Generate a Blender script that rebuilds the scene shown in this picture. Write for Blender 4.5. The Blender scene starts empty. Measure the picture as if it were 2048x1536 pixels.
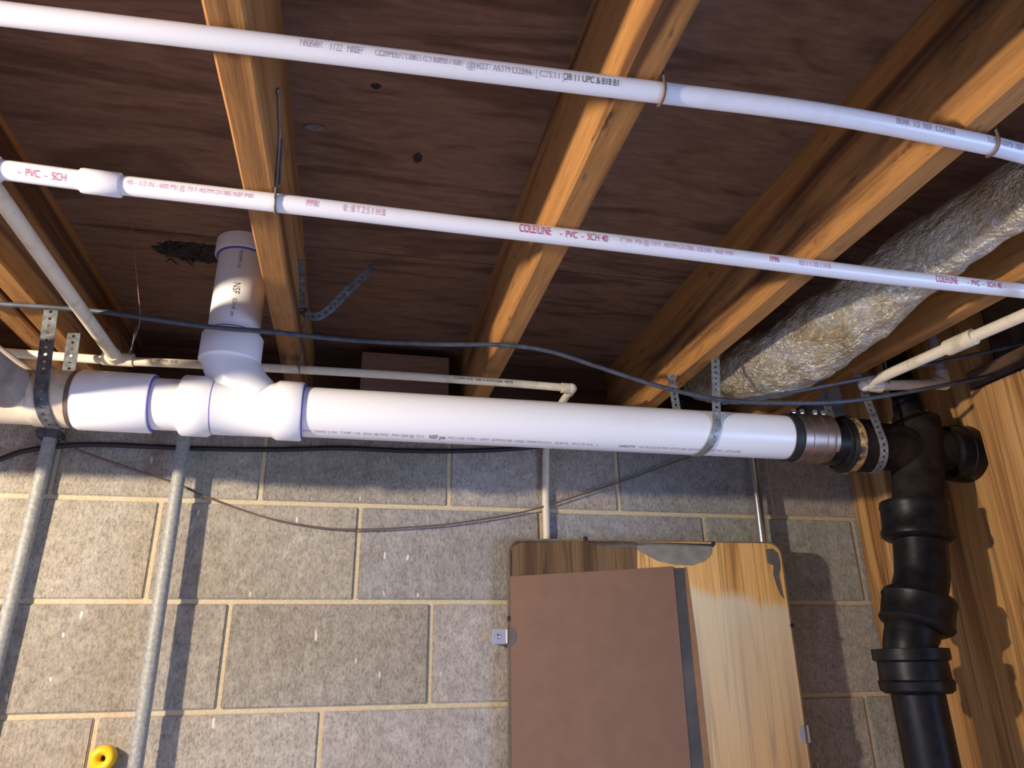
import bpy, bmesh, math, random
from mathutils import Vector, Matrix, Euler, noise
random.seed(7)
SC = bpy.context.scene
COL = SC.collection
# ------------------------------------------------------------------ camera
FPX = 1433.7688
CAM = Vector((0.0, -1.5993, 0.0))
ROT = Euler((1.9408938, 0.0141511, -0.2113015), 'XYZ')
cd = bpy.data.cameras.new('camera'); cd.sensor_width = 36.0; cd.lens = FPX / 2048 * 36
cd.clip_start = 0.02; cd.clip_end = 50
cam = bpy.data.objects.new('camera', cd); COL.objects.link(cam)
cam.location = CAM; cam.rotation_euler = ROT
SC.camera = cam
RM = ROT.to_matrix()
def at(u, v, ax, val):
    """point of the room seen at a photo pixel, on the plane coordinate[ax] = val"""
    d = RM @ Vector(((u - 1024) / FPX, -(v - 768) / FPX, -1.0))
    t = (val - CAM[ax]) / d[ax]
    return CAM + d * t
# ------------------------------------------------------------------ world, lamps, exposure
w = bpy.data.worlds.new('world'); SC.world = w; w.use_nodes = True
w.node_tree.nodes['Background'].inputs[0].default_value = (0.27, 0.44, 1.0, 1)
w.node_tree.nodes['Background'].inputs[1].default_value = 0.72
def lamp(name, kind, loc, energy, color, **k):
    l = bpy.data.lights.new(name, kind); l.energy = energy; l.color = color
    for a, b in k.items(): setattr(l, a, b)
    o = bpy.data.objects.new(name, l); o.location = loc; COL.objects.link(o); return o
BULB = (-1.2, -1.2, 0.385)
lamp('bulb_light', 'POINT', BULB, 70, (1.0, 0.83, 0.63), shadow_soft_size=0.028)
a = lamp('window_light', 'AREA', (2.25, -2.2, -0.35), 15, (0.40, 0.60, 1.0), shape='RECTANGLE', size=0.8, size_y=0.8)
a.rotation_euler = (Vector((1.0, -0.2, 0.0)) - Vector((2.25, -2.2, -0.35))).to_track_quat('-Z', 'Y').to_euler()
vs = SC.view_settings
vs.view_transform = 'Standard'; vs.look = 'None'; vs.exposure = 1.0; vs.gamma = 1.0; vs.use_curve_mapping = False

# ------------------------------------------------------------------ materials
def nt(name):
    m = bpy.data.materials.new(name); m.use_nodes = True
    t = m.node_tree; b = t.nodes['Principled BSDF']
    return m, t, b
def node(t, typ, **k):
    n = t.nodes.new(typ)
    for a_, v_ in k.items():
        if a_ in n.inputs.keys() if False else False: pass
        setattr(n, a_, v_)
    return n
def setin(n, **k):
    for a_, v_ in k.items(): n.inputs[a_.replace('_', ' ')].default_value = v_
    return n
def coords(t, scale=(1, 1, 1), rot=(0, 0, 0)):
    tc = t.nodes.new('ShaderNodeTexCoord'); mp = t.nodes.new('ShaderNodeMapping')
    mp.inputs['Scale'].default_value = scale; mp.inputs['Rotation'].default_value = rot
    t.links.new(tc.outputs['Object'], mp.inputs['Vector']); return mp.outputs['Vector']
def noise_n(t, vec, scale, detail=4, rough=.55, dist=0.0):
    n = t.nodes.new('ShaderNodeTexNoise'); t.links.new(vec, n.inputs['Vector'])
    n.inputs['Scale'].default_value = scale; n.inputs['Detail'].default_value = detail
    n.inputs['Roughness'].default_value = rough; n.inputs['Distortion'].default_value = dist
    return n.outputs['Fac']
def ramp(t, fac, stops):
    r = t.nodes.new('ShaderNodeValToRGB'); t.links.new(fac, r.inputs['Fac'])
    e = r.color_ramp.elements
    while len(e) < len(stops): e.new(0.5)
    for i, (p_, c_) in enumerate(stops):
        e[i].position = p_
        e[i].color = (c_[0], c_[1], c_[2], 1) if hasattr(c_, '__len__') else (c_, c_, c_, 1)
    return r.outputs['Color']
def mix(t, fac, a_, b_, mode='MIX'):
    m = t.nodes.new('ShaderNodeMix'); m.data_type = 'RGBA'; m.blend_type = mode
    for sock, v in ((m.inputs['Factor'], fac), (m.inputs['A'], a_), (m.inputs['B'], b_)):
        if isinstance(v, (int, float)): sock.default_value = v
        elif isinstance(v, tuple): sock.default_value = (v[0], v[1], v[2], 1)
        else: t.links.new(v, sock)
    return m.outputs['Result']
def bump(t, b, h, strength=.3, dist=.002):
    n = t.nodes.new('ShaderNodeBump'); n.inputs['Strength'].default_value = strength
    n.inputs['Distance'].default_value = dist
    t.links.new(h, n.inputs['Height']); t.links.new(n.outputs['Normal'], b.inputs['Normal'])
def plain(name, col, rough=.5, metal=0.0, var=.15, vscale=60, bmp=0.0, spec=.5):
    m, t, b = nt(name)
    v = coords(t); n = noise_n(t, v, vscale, 4)
    c = ramp(t, n, [(.3, tuple(x * (1 - var) for x in col)), (.7, tuple(min(1, x * (1 + var)) for x in col))])
    t.links.new(c, b.inputs['Base Color'])
    b.inputs['Roughness'].default_value = rough; b.inputs['Metallic'].default_value = metal; b.inputs['Specular IOR Level'].default_value = spec
    if bmp: bump(t, b, n, bmp, .001)
    return m
def wood(name, light, mid, dark, along='Y', fine=55, stain=.35, stain_col=(.02, .014, .012), rough=.75, wavy=1.2, stretch=.05, cracks=False):
    m, t, b = nt(name)
    s = {'X': (stretch, 1, 1), 'Y': (1, stretch, 1), 'Z': (1, 1, stretch)}[along]
    v = coords(t, s)
    vd = coords(t, {'X': (.25, 1, 1), 'Y': (1, .25, 1), 'Z': (1, 1, .25)}[along])
    big = noise_n(t, v, 9, 3, .5, wavy)
    # growth rings: fold the low-frequency noise into bands
    ma = t.nodes.new('ShaderNodeMath'); ma.operation = 'MULTIPLY'; ma.inputs[1].default_value = 14.0
    t.links.new(big, ma.inputs[0])
    sn = t.nodes.new('ShaderNodeMath'); sn.operation = 'SINE'; t.links.new(ma.outputs[0], sn.inputs[0])
    ml = t.nodes.new('ShaderNodeMapRange'); ml.inputs['From Min'].default_value = -1; t.links.new(sn.outputs[0], ml.inputs['Value'])
    rings = ml.outputs['Result']
    base = ramp(t, rings, [(.0, dark), (.45, mid), (1.0, light)])
    fibre = noise_n(t, v, fine * 4, 5, .7)
    fcol = ramp(t, fibre, [(.3, .62), (.7, 1.12)])
    c = mix(t, .8, base, fcol, 'MULTIPLY')
    if stain:
        st = noise_n(t, vd, 5.5, 5, .62, .6)
        sf = ramp(t, st, [(.56, 0.0), (.70, 1.0)])
        ms = t.nodes.new('ShaderNodeMath'); ms.operation = 'MULTIPLY'; ms.inputs[1].default_value = stain
        t.links.new(sf, ms.inputs[0])
        c = mix(t, ms.outputs[0], c, stain_col)
    if stain > .5:
        spk = noise_n(t, vd, 70, 3, .6); c = mix(t, ramp(t, spk, [(.64, 0.0), (.74, .7)]), c, stain_col)
    if cracks:
        cr = noise_n(t, v, 30, 2, .4, .3)
        cf = ramp(t, cr, [(.47, 0.0), (.495, 1.0), (.505, 1.0), (.53, 0.0)])
        mc = t.nodes.new('ShaderNodeMath'); mc.operation = 'MULTIPLY'; mc.inputs[1].default_value = .45
        t.links.new(cf, mc.inputs[0]); c = mix(t, mc.outputs[0], c, tuple(x * .25 for x in dark))
    t.links.new(c, b.inputs['Base Color']); b.inputs['Roughness'].default_value = rough
    b.inputs['Specular IOR Level'].default_value = .25
    bump(t, b, fibre, .35, .0015)
    return m
M = {}
M['joist'] = wood('joist_lumber', (.44, .210, .064), (.30, .138, .043), (.11, .048, .018), 'Y', 50, .9, wavy=1.6)
M['plywood'] = wood('plywood_subfloor', (.235, .140, .098), (.190, .112, .078), (.135, .075, .051), 'X', 30, .45, (.06, .04, .034), .85, 2.6, .2)
M['rim'] = wood('rim_board_wood', (.13, .075, .045), (.10, .055, .032), (.06, .03, .02), 'X', 40, .3)
M['pale_board'] = wood('pale_board_wood', (.30, .2, .14), (.24, .16, .11), (.15, .1, .07), 'X', 40, .2)
M['panel'] = wood('wall_panel_wood', (.56, .31, .11), (.44, .22, .07), (.19, .08, .025), 'Z', 45, .25, (.03, .02, .015), .7, 1.0, .035, True)
M['door'] = plain('brown_door_paint', (.24, .115, .068), .55, var=.12, vscale=9)
M['rear'] = plain('rear_painted_wall', (.42, .43, .46), .8)
def pvc(name, col, dirt=.12, dcol=(.32, .22, .12), rough=.32, dscale=7, thr=(.55, .75)):
    m, t, b = nt(name); v = coords(t)
    n = noise_n(t, v, dscale, 6, .6, .5); sp = noise_n(t, v, 160, 3, .6)
    f = ramp(t, n, [(thr[0], 0.0), (thr[1], 1.0)])
    ms = t.nodes.new('ShaderNodeMath'); ms.operation = 'MULTIPLY'; ms.inputs[1].default_value = dirt; t.links.new(f, ms.inputs[0])
    c = mix(t, ms.outputs[0], col, dcol)
    f2 = ramp(t, sp, [(.66, 0.0), (.74, 1.0)])
    m2 = t.nodes.new('ShaderNodeMath'); m2.operation = 'MULTIPLY'; m2.inputs[1].default_value = dirt * .8; t.links.new(f2, m2.inputs[0])
    c = mix(t, m2.outputs[0], c, tuple(x * .7 for x in dcol))
    t.links.new(c, b.inputs['Base Color']); b.inputs['Roughness'].default_value = rough
    return m
M['pvc'] = pvc('white_pvc', (.84, .84, .84), .06)
M['pvc_small'] = pvc('white_pvc_supply', (.80, .80, .82), .12, dscale=20)
M['pvc_cream'] = pvc('cream_cpvc', (.72, .64, .48), .45, (.24, .15, .07), .45, 22)
M['pvc_old'] = pvc('aged_pvc', (.66, .56, .42), .55, (.16, .12, .09), .55, 16, (.45, .65))
M['pvc_grey'] = pvc('grimy_grey_pvc', (.34, .30, .27), .6, (.10, .08, .07), .6, 18, (.4, .65))
M['primer'] = plain('purple_primer', (.12, .08, .42), .4)
M['ink_black'] = plain('black_ink', (.06, .06, .08), .6)
M['ink_grey'] = plain('faded_grey_ink', (.38, .33, .40), .6)
M['ink_red'] = plain('crimson_ink', (.50, .03, .12), .6)
M['ink_pink'] = plain('faded_pink_ink', (.62, .30, .48), .6)
M['iron'] = plain('black_cast_iron', (.0075, .0075, .0085), .40, 0.0, .6, 45, .5, .22)
M['iron_dusty'] = plain('dusty_cast_iron', (.018, .013, .010), .7, 0.0, .6, 30, .5, .15)
m, t, b = nt('flaking_gold_paint'); v = coords(t); n = noise_n(t, v, 34, 6, .75, .8)
t.links.new(ramp(t, n, [(.42, (.012, .010, .009)), (.50, (.30, .16, .06)), (.58, (.62, .40, .17)), (.75, (.75, .58, .36))]), b.inputs['Base Color'])
b.inputs['Roughness'].default_value = .45; bump(t, b, n, .6, .003); M['iron_lip'] = m
M['rubber'] = plain('black_rubber', (.012, .012, .013), .5)
M['shield'] = plain('stainless_shield', (.34, .27, .23), .42, .9, .18, 25, .25)
M['strap'] = plain('galvanised_strap', (.30, .31, .30), .52, .6, .35, 120, .4)
M['strap_dark'] = plain('weathered_strap', (.105, .115, .125), .6, .5, .5, 90, .4)
M['conduit'] = plain('galvanised_conduit', (.33, .33, .29), .60, .2, .25, 150, .3)
M['conduit_shiny'] = plain('bright_conduit', (.62, .62, .60), .22, .95, .1, 60)
M['wire'] = plain('rusty_wire', (.16, .11, .09), .6, .4)
M['wire_grey'] = plain('grey_wire', (.20, .19, .19), .5, .5)
M['cable'] = plain('black_cable_jacket', (.028, .032, .042), .42, 0, .3, 80)
M['cable_dusty'] = plain('dusty_cable_jacket', (.048, .058, .075), .5, 0, .4, 60)
M['cable_thick'] = plain('thick_cable_jacket', (.012, .012, .018), .5)
M['yellow'] = plain('yellow_plastic', (.90, .58, .01), .35, 0, .05)
M['box'] = plain('added_shadow_box_steel', (.25, .26, .27), .45, .6)
M['char'] = plain('charred_wood', (.022, .017, .017), .9, 0, .6, 90, .8)
M['plug'] = plain('grey_knot', (.17, .145, .14), .8, 0, .35, 120, .5)
M['floor'] = plain('concrete_floor', (.50, .48, .48), .8, 0, .15, 6)
M['web'] = plain('cobweb_silk', (.30, .20, .17), .9)
# clear plastic for the mirror clips
m, t, b = nt('clear_plastic'); b.inputs['Base Color'].default_value = (.62, .64, .78, 1); b.inputs['Roughness'].default_value = .15
b.inputs['Transmission Weight'].default_value = .55; b.inputs['IOR'].default_value = 1.3; M['clear'] = m
# mirror silvering with tarnish towards the edge marks
m, t, b = nt('old_mirror'); b.inputs['Metallic'].default_value = 1.0
v = coords(t); n = noise_n(t, v, 14, 5, .6); c = ramp(t, n, [(.35, (.80, .80, .78)), (.7, (.86, .86, .84))])
t.links.new(c, b.inputs['Base Color']); b.inputs['Roughness'].default_value = .03; M['mirror'] = m
def glossy(k, cw=.35):
    b_ = M[k].node_tree.nodes['Principled BSDF']; b_.inputs['Coat Weight'].default_value = cw; b_.inputs['Coat Roughness'].default_value = .12
M['mir_planks'] = wood('tan_planks_painted_glare', (.86, .51, .17), (.76, .41, .12), (.50, .25, .06), 'Z', 70, .0, rough=.5, wavy=.5, stretch=.03, cracks=True)
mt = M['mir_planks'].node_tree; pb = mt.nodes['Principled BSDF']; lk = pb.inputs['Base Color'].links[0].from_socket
# daylight glare painted pale into the lower planks, with an uneven border
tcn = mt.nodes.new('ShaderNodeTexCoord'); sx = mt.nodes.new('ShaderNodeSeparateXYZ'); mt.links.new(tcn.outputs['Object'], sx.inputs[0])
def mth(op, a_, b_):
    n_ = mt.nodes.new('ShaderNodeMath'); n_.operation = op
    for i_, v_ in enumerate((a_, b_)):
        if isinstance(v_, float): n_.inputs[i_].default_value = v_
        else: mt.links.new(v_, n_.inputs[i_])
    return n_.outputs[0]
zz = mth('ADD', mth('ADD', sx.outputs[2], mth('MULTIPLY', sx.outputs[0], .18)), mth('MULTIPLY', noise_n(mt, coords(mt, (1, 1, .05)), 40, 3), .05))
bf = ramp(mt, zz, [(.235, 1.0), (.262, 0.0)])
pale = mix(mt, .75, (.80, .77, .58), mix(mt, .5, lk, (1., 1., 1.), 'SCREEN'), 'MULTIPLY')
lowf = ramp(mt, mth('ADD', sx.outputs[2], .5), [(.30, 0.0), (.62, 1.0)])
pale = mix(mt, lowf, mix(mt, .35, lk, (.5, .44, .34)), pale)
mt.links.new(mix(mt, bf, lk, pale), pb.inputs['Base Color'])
M['mir_dark'] = wood('dark_planks_flat_reflection', (.20, .12, .055), (.165, .095, .042), (.09, .05, .022), 'Z', 60, .0, rough=.5, wavy=.6, stretch=.04, cracks=True)
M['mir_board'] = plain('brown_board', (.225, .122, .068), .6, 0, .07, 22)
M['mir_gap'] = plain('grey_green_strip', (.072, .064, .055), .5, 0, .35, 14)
M['mir_edge'] = plain('orange_edge_flat_reflection', (.30, .15, .055), .5)
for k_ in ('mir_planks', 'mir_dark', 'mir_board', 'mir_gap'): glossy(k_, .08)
M['tarnish'] = plain('mirror_tarnish', (.17, .15, .13), .35, .3, .25, 30)
M['tarnish_pale'] = plain('mirror_tarnish_pale', (.28, .25, .19), .4, .3, .2, 40)
M['spot'] = plain('black_spot', (.018, .014, .012), .5)
M['frame'] = plain('mirror_edge_brown', (.22, .16, .09), .4, .3, .3, 20)
# concrete masonry
m, t, b = nt('cinder_block'); v = coords(t)
fine = noise_n(t, coords(t, (1, 1, .55)), 230, 5, .78); med = noise_n(t, v, 34, 5, .65); lg = noise_n(t, v, 3.5, 4, .55)
base = ramp(t, lg, [(.32, (.42, .365, .30)), (.5, (.47, .42, .36)), (.68, (.52, .48, .43))])
att = t.nodes.new('ShaderNodeAttribute'); att.attribute_name = 'tone'
c = mix(t, 1.0, base, att.outputs['Color'], 'MULTIPLY')
c = mix(t, .85, c, ramp(t, fine, [(.34, .48), (.50, 1.0), (.70, 1.36)]), 'MULTIPLY')
c = mix(t, .7, c, ramp(t, med, [(.35, .74), (.65, 1.14)]), 'MULTIPLY')
sp = noise_n(t, coords(t, (1, 1, .3)), 85, 1, .3)
c = mix(t, ramp(t, sp, [(.775, 0.0), (.80, 1.0)]), c, (.80, .76, .66))
t.links.new(c, b.inputs['Base Color']); b.inputs['Roughness'].default_value = .92; b.inputs['Specular IOR Level'].default_value = .2
bump(t, b, fine, .8, .004); M['block'] = m
m, t, b = nt('mortar'); v = coords(t)
fine = noise_n(t, v, 220, 4, .6)
c = ramp(t, fine, [(.3, (.50, .40, .24)), (.7, (.64, .54, .36))])
t.links.new(c, b.inputs['Base Color']); b.inputs['Roughness'].default_value = .9; bump(t, b, fine, .4, .002); M['mortar'] = m
# crumpled foil
m, t, b = nt('duct_foil'); v = coords(t, (1, .6, 1))
n1 = noise_n(t, v, 38, 5, .7, 1.0); n2 = noise_n(t, v, 120, 4, .7, .6)
c = ramp(t, noise_n(t, v, 16, 4, .6), [(.35, (.52, .42, .25)), (.5, (.76, .70, .55)), (.65, (.78, .77, .72))])
t.links.new(c, b.inputs['Base Color']); b.inputs['Metallic'].default_value = .75; b.inputs['Roughness'].default_value = .30
ad = t.nodes.new('ShaderNodeMath'); ad.operation = 'ADD'; t.links.new(n1, ad.inputs[0]); t.links.new(n2, ad.inputs[1])
bump(t, b, ad.outputs[0], 1.0, .010); M['foil'] = m

# ------------------------------------------------------------------ object helpers
def tag(o, label=None, cat=None, group=None, kind=None):
    if label: o['label'] = label
    if cat: o['category'] = cat
    if group: o['group'] = group
    if kind: o['kind'] = kind
    return o
def thing(name, loc, label, cat, group=None):
    o = bpy.data.objects.new(name, None); COL.objects.link(o); o.location = loc
    o.empty_display_size = .02
    return tag(o, label, cat, group)
class MB:
    """collects shapes in room coordinates and links them as ONE mesh object"""
    def __init__(s): s.bm = bmesh.new()
    def box(s, lo, hi, bev=0.0):
        r = bmesh.ops.create_cube(s.bm, size=1.0)
        vs_ = r['verts']
        for v_ in vs_:
            v_.co = Vector([(lo[i] + hi[i]) / 2 + v_.co[i] * (hi[i] - lo[i]) for i in range(3)])
        if bev:
            es = list({e for v_ in vs_ for e in v_.link_edges})
            bmesh.ops.bevel(s.bm, geom=es, offset=bev, segments=2, affect='EDGES')
        return s
    def tube(s, pts, rad, seg=24, cap=True, squash=None):
        pts = [Vector(p_) for p_ in pts]
        n = len(pts); rads = rad if hasattr(rad, '__len__') else [rad] * n
        T = []
        for i in range(n):
            d = (pts[min(i + 1, n - 1)] - pts[max(i - 1, 0)])
            if d.length < 1e-9: d = T[-1] if T else Vector((0, 0, 1))
            T.append(d.normalized())
        # step profiles (repeated points) take the direction of the whole run
        up = Vector((0, 0, 1)) if abs(T[0].z) < .9 else Vector((0, 1, 0))
        N = (up - T[0] * up.dot(T[0])).normalized()
        rings = []
        for i in range(n):
            if i: 
                N = (N - T[i] * N.dot(T[i]))
                N.normalize()
            B_ = T[i].cross(N)
            rings.append([s.bm.verts.new(pts[i] + (N * math.cos(2 * math.pi * k / seg) + B_ * math.sin(2 * math.pi * k / seg)) * rads[i]) for k in range(seg)])
        for i in range(n - 1):
            for k in range(seg):
                f = s.bm.faces.new((rings[i][k], rings[i][(k + 1) % seg], rings[i + 1][(k + 1) % seg], rings[i + 1][k])); f.smooth = True
        if cap:
            s.bm.faces.new(rings[0][::-1]); s.bm.faces.new(rings[-1])
        return s
    def lathe(s, p0, axis, prof, seg=40, cap=True):
        """prof: (distance along axis, radius)"""
        p0 = Vector(p0); ax = Vector(axis).normalized()
        up = Vector((0, 0, 1)) if abs(ax.z) < .9 else Vector((0, 1, 0))
        N = (up - ax * up.dot(ax)).normalized(); B_ = ax.cross(N)
        rings = [[s.bm.verts.new(p0 + ax * d + (N * math.cos(2 * math.pi * k / seg) + B_ * math.sin(2 * math.pi * k / seg)) * r) for k in range(seg)] for d, r in prof]
        for i in range(len(rings) - 1):
            for k in range(seg):
                f = s.bm.faces.new((rings[i][k], rings[i][(k + 1) % seg], rings[i + 1][(k + 1) % seg], rings[i + 1][k])); f.smooth = True
        if cap:
            s.bm.faces.new(rings[0][::-1]); s.bm.faces.new(rings[-1])
        return s
    def prism(s, outline, axis, a0, a1):
        """outline in the two other axes, extruded from a0 to a1"""
        def P(q, a_):
            l = list(q); l.insert(axis, a_); return l
        A = [s.bm.verts.new(P(q, a0)) for q in outline]; B_ = [s.bm.verts.new(P(q, a1)) for q in outline]
        n = len(outline)
        s.bm.faces.new(A); s.bm.faces.new(B_[::-1])
        for i in range(n): s.bm.faces.new((A[i], B_[i], B_[(i + 1) % n], A[(i + 1) % n]))
        return s
    def sphere(s, c, r, seg=16, sc=(1, 1, 1)):
        q = bmesh.ops.create_uvsphere(s.bm, u_segments=seg, v_segments=seg // 2 + 2, radius=r)
        for v_ in q['verts']:
            v_.co = Vector((v_.co.x * sc[0], v_.co.y * sc[1], v_.co.z * sc[2])) + Vector(c)
            for f in v_.link_faces: f.smooth = True
        return s
    def build(s, name, mat, parent=None, sharp=True):
        bmesh.ops.recalc_face_normals(s.bm, faces=s.bm.faces)
        if sharp:
            for e in s.bm.edges:
                if len(e.link_faces) == 2 and e.calc_face_angle(0) > math.radians(38): e.smooth = False
        me = bpy.data.meshes.new(name); s.bm.to_mesh(me); s.bm.free()
        me.materials.append(M[mat])
        o = bpy.data.objects.new(name, me); COL.objects.link(o)
        if parent:
            o.parent = parent
            q = parent; loc = Vector((0, 0, 0))
            while q: loc += q.location; q = q.parent
            o.location = -loc if parent.type == 'EMPTY' else (0, 0, 0)
        return o
def spline(pts, n=8):
    pts = [Vector(p_) for p_ in pts]; out = []
    P = [pts[0] * 2 - pts[1]] + pts + [pts[-1] * 2 - pts[-2]]
    for i in range(1, len(P) - 2):
        a_, b_, c_, d_ = P[i - 1:i + 3]
        for k in range(n):
            t_ = k / n
            out.append(.5 * ((2 * b_) + (c_ - a_) * t_ + (2 * a_ - 5 * b_ + 4 * c_ - d_) * t_ * t_ + (3 * b_ - a_ - 3 * c_ + d_) * t_ ** 3))
    out.append(pts[-1]); return out
def strap_mesh(path, wdirs, width=.019, hole=.0028, pitch=.0125, thick=.0012):
    """perforated band: path points, a width direction per point"""
    pts = [Vector(p_) for p_ in path]
    L = [0]
    for i in range(1, len(pts)): L.append(L[-1] + (pts[i] - pts[i - 1]).length)
    def ev(s_):
        s_ = max(0, min(L[-1], s_))
        for i in range(1, len(pts)):
            if s_ <= L[i] + 1e-9:
                f = (s_ - L[i - 1]) / max(1e-9, L[i] - L[i - 1])
                return pts[i - 1].lerp(pts[i], f), Vector(wdirs[i - 1]).lerp(Vector(wdirs[i]), f).normalized()
        return pts[-1], Vector(wdirs[-1])
    bm = bmesh.new(); n = max(1, int(L[-1] / pitch)); h = width / 2
    grid = {}
    def V(s_, y_):
        k = (round(s_, 6), round(y_, 6))
        if k not in grid:
            p_, wd = ev(s_); grid[k] = bm.verts.new(p_ + wd * y_)
        return grid[k]
    for c in range(n):
        s0 = c * pitch; sc = s0 + pitch / 2; s1 = s0 + pitch
        outer = [(s1, 0), (s1, h), (sc, h), (s0, h), (s0, 0), (s0, -h), (sc, -h), (s1, -h)]
        inner = [(sc + hole * math.cos(k * math.pi / 4), hole * math.sin(k * math.pi / 4)) for k in range(8)]
        for k in range(8):
            f = bm.faces.new((V(*outer[k]), V(*outer[(k + 1) % 8]), V(*inner[(k + 1) % 8]), V(*inner[k])))
    return bm, thick
def strap(name, path, wdirs, mat, parent=None, **k):
    bm, th = strap_mesh(path, wdirs, **k)
    me = bpy.data.meshes.new(name); bm.to_mesh(me); bm.free(); me.materials.append(M[mat])
    o = bpy.data.objects.new(name, me); COL.objects.link(o)
    s = o.modifiers.new('thickness', 'SOLIDIFY'); s.thickness = th; s.offset = 0
    if parent: o.parent = parent; o.location = -parent.location
    return o
def text_on_pipe(name, s_, size, p0, axis, nrm, r, mat, parent, stretch=1.0, spacing=1.0, lift=.0004):
    """lettering printed round a pipe: p0 on the axis where the text starts"""
    cu = bpy.data.curves.new(name, 'FONT'); cu.body = s_; cu.size = size; cu.align_y = 'CENTER'; cu.space_character = spacing
    to = bpy.data.objects.new(name, cu); COL.objects.link(to)
    dg = bpy.context.evaluated_depsgraph_get(); dg.update()
    me = bpy.data.meshes.new_from_object(to.evaluated_get(dg)); bpy.data.objects.remove(to); bpy.data.curves.remove(cu)
    bm = bmesh.new(); bm.from_mesh(me)
    k = 5
    for i in range(-k, k + 1):
        yy = i * size / (2 * k)
        bmesh.ops.bisect_plane(bm, geom=bm.verts[:] + bm.edges[:] + bm.faces[:], plane_co=(0, yy, 0), plane_no=(0, 1, 0))
    ax = Vector(axis).normalized(); n_ = Vector(nrm); n_ = (n_ - ax * n_.dot(ax)).normalized(); up = n_.cross(ax)
    p0 = Vector(p0)
    for v_ in bm.verts:
        a_ = v_.co.y / r
        v_.co = p0 + ax * (v_.co.x * stretch) + (n_ * math.cos(a_) + up * math.sin(a_)) * (r + lift)
    bm.to_mesh(me); bm.free(); me.name = name
    me.materials.clear(); me.materials.append(M[mat])
    o = bpy.data.objects.new(name, me); COL.objects.link(o)
    if parent:
        o.parent = parent
        if parent.type == 'EMPTY': o.location = -parent.location
    return o

def px(q):
    c_ = RM.transposed() @ (q - CAM); return 1024 + FPX * c_.x / -c_.z
def print_along(S, u0, s_, size, deg, r, mat, par, st=1.0, name='printed_text', lift=.0005):
    """lettering that follows a bowed pipe, starting where the pipe passes photo column u0"""
    i0 = next(i for i in range(len(S) - 1) if px(S[i]) <= u0 < px(S[i + 1]))
    f0 = (u0 - px(S[i0])) / (px(S[i0 + 1]) - px(S[i0])); start = S[i0].lerp(S[i0 + 1], f0)
    line = [start] + S[i0 + 1:]; L = [0]
    for a_, b_ in zip(line, line[1:]): L.append(L[-1] + (b_ - a_).length)
    o = text_on_pipe(name, s_, size, (0, 0, 0), (1, 0, 0), nrm(deg), r, mat, None, st, lift=lift)
    for v_ in o.data.vertices:
        x = max(0, min(L[-1] - 1e-6, v_.co.x)); k = max(j for j in range(len(L) - 1) if L[j] <= x)
        ax = (line[k + 1] - line[k]).normalized(); c_ = line[k] + ax * (v_.co.x - L[k])
        off = Vector((0, v_.co.y, v_.co.z)); off -= ax * off.dot(ax)
        v_.co = c_ + off.normalized() * (r + lift)
    o.parent = par; o.location = -par.location
    return o
def nrm(deg): return Vector((0, -math.cos(math.radians(deg)), -math.sin(math.radians(deg))))

# ------------------------------------------------------------------ the setting
ZJ = .5596; ZC = .744; XJ1 = -.1284; SP = .4064; JW = .038
Z1 = .3256; XA = .0071; B = .2032
def struct(o): return tag(o, kind='structure')
# block wall: every block bevelled and set a little proud of the mortar, one mesh
mb = MB(); g = .0048; tones = []
rows = [(1, -.0089 - B), (0, 0.0), (-1, -.0419 - B), (-2, -.0496)] + [(-3 - i, (-.03 - B if i % 2 == 0 else -.02)) for i in range(5)]
bm = mb.bm
tl = bm.loops.layers.color.new('tone')
for k, off in rows:
    z0 = Z1 + (k - 1) * B + g; z1 = Z1 + k * B - g
    if k == 1: z1 = Z1 + B
    for j in range(-6, 7):
        x0 = XA + off + j * .4064 + g; x1 = x0 + .4064 - 2 * g
        if x1 < -2.2 or x0 > 1.62: continue
        r = bmesh.ops.create_cube(bm, size=1.0)
        y = -random.uniform(.0012, .0028)
        for v_ in r['verts']:
            v_.co = Vector(((x0 + x1) / 2 + v_.co.x * (x1 - x0), (y + .02) / 2 + v_.co.y * (.02 - y), (z0 + z1) / 2 + v_.co.z * (z1 - z0)))
        es = list({e for v_ in r['verts'] for e in v_.link_edges})
        q = bmesh.ops.bevel(bm, geom=es, offset=.0022, segments=2, affect='EDGES')
        tn = random.uniform(.90, 1.06)
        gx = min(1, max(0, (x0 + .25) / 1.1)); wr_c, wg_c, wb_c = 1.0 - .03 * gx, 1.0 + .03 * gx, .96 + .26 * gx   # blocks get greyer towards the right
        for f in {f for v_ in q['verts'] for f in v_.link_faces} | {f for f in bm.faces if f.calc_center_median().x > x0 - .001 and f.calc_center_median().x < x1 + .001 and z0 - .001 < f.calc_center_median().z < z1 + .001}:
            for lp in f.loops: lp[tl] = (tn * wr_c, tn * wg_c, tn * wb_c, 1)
wall = struct(mb.build('wall_back', 'block'))
struct(MB().box((-2.2, .0025, -1.62), (1.62, .16, Z1 + B)).build('mortar', 'mortar', wall))
# sill plate, rim joist
struct(MB().box((-2.2, .002, Z1 + B), (1.62, .14, ZJ), .002).build('trim_1', 'rim'))
struct(MB().box((-2.2, .14, ZJ), (1.62, .178, ZC), .001).build('trim_2', 'rim'))
# plywood subfloor (two sheets with an open seam)
seam = at(300, 462, 2, ZC).y
mb = MB(); mb.box((-2.2, seam + .0015, ZC), (1.62, .18, ZC + .018)); mb.box((-2.2, -3.2, ZC), (1.62, seam - .0015, ZC + .018))
mb.box((-2.2, -3.2, ZC + .018), (1.62, .18, ZC + .03))
ceil = struct(mb.build('ceiling', 'plywood'))
struct(MB().box((-2.6, -3.4, -1.64), (2.6, .16, -1.62)).build('floor', 'floor'))
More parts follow.
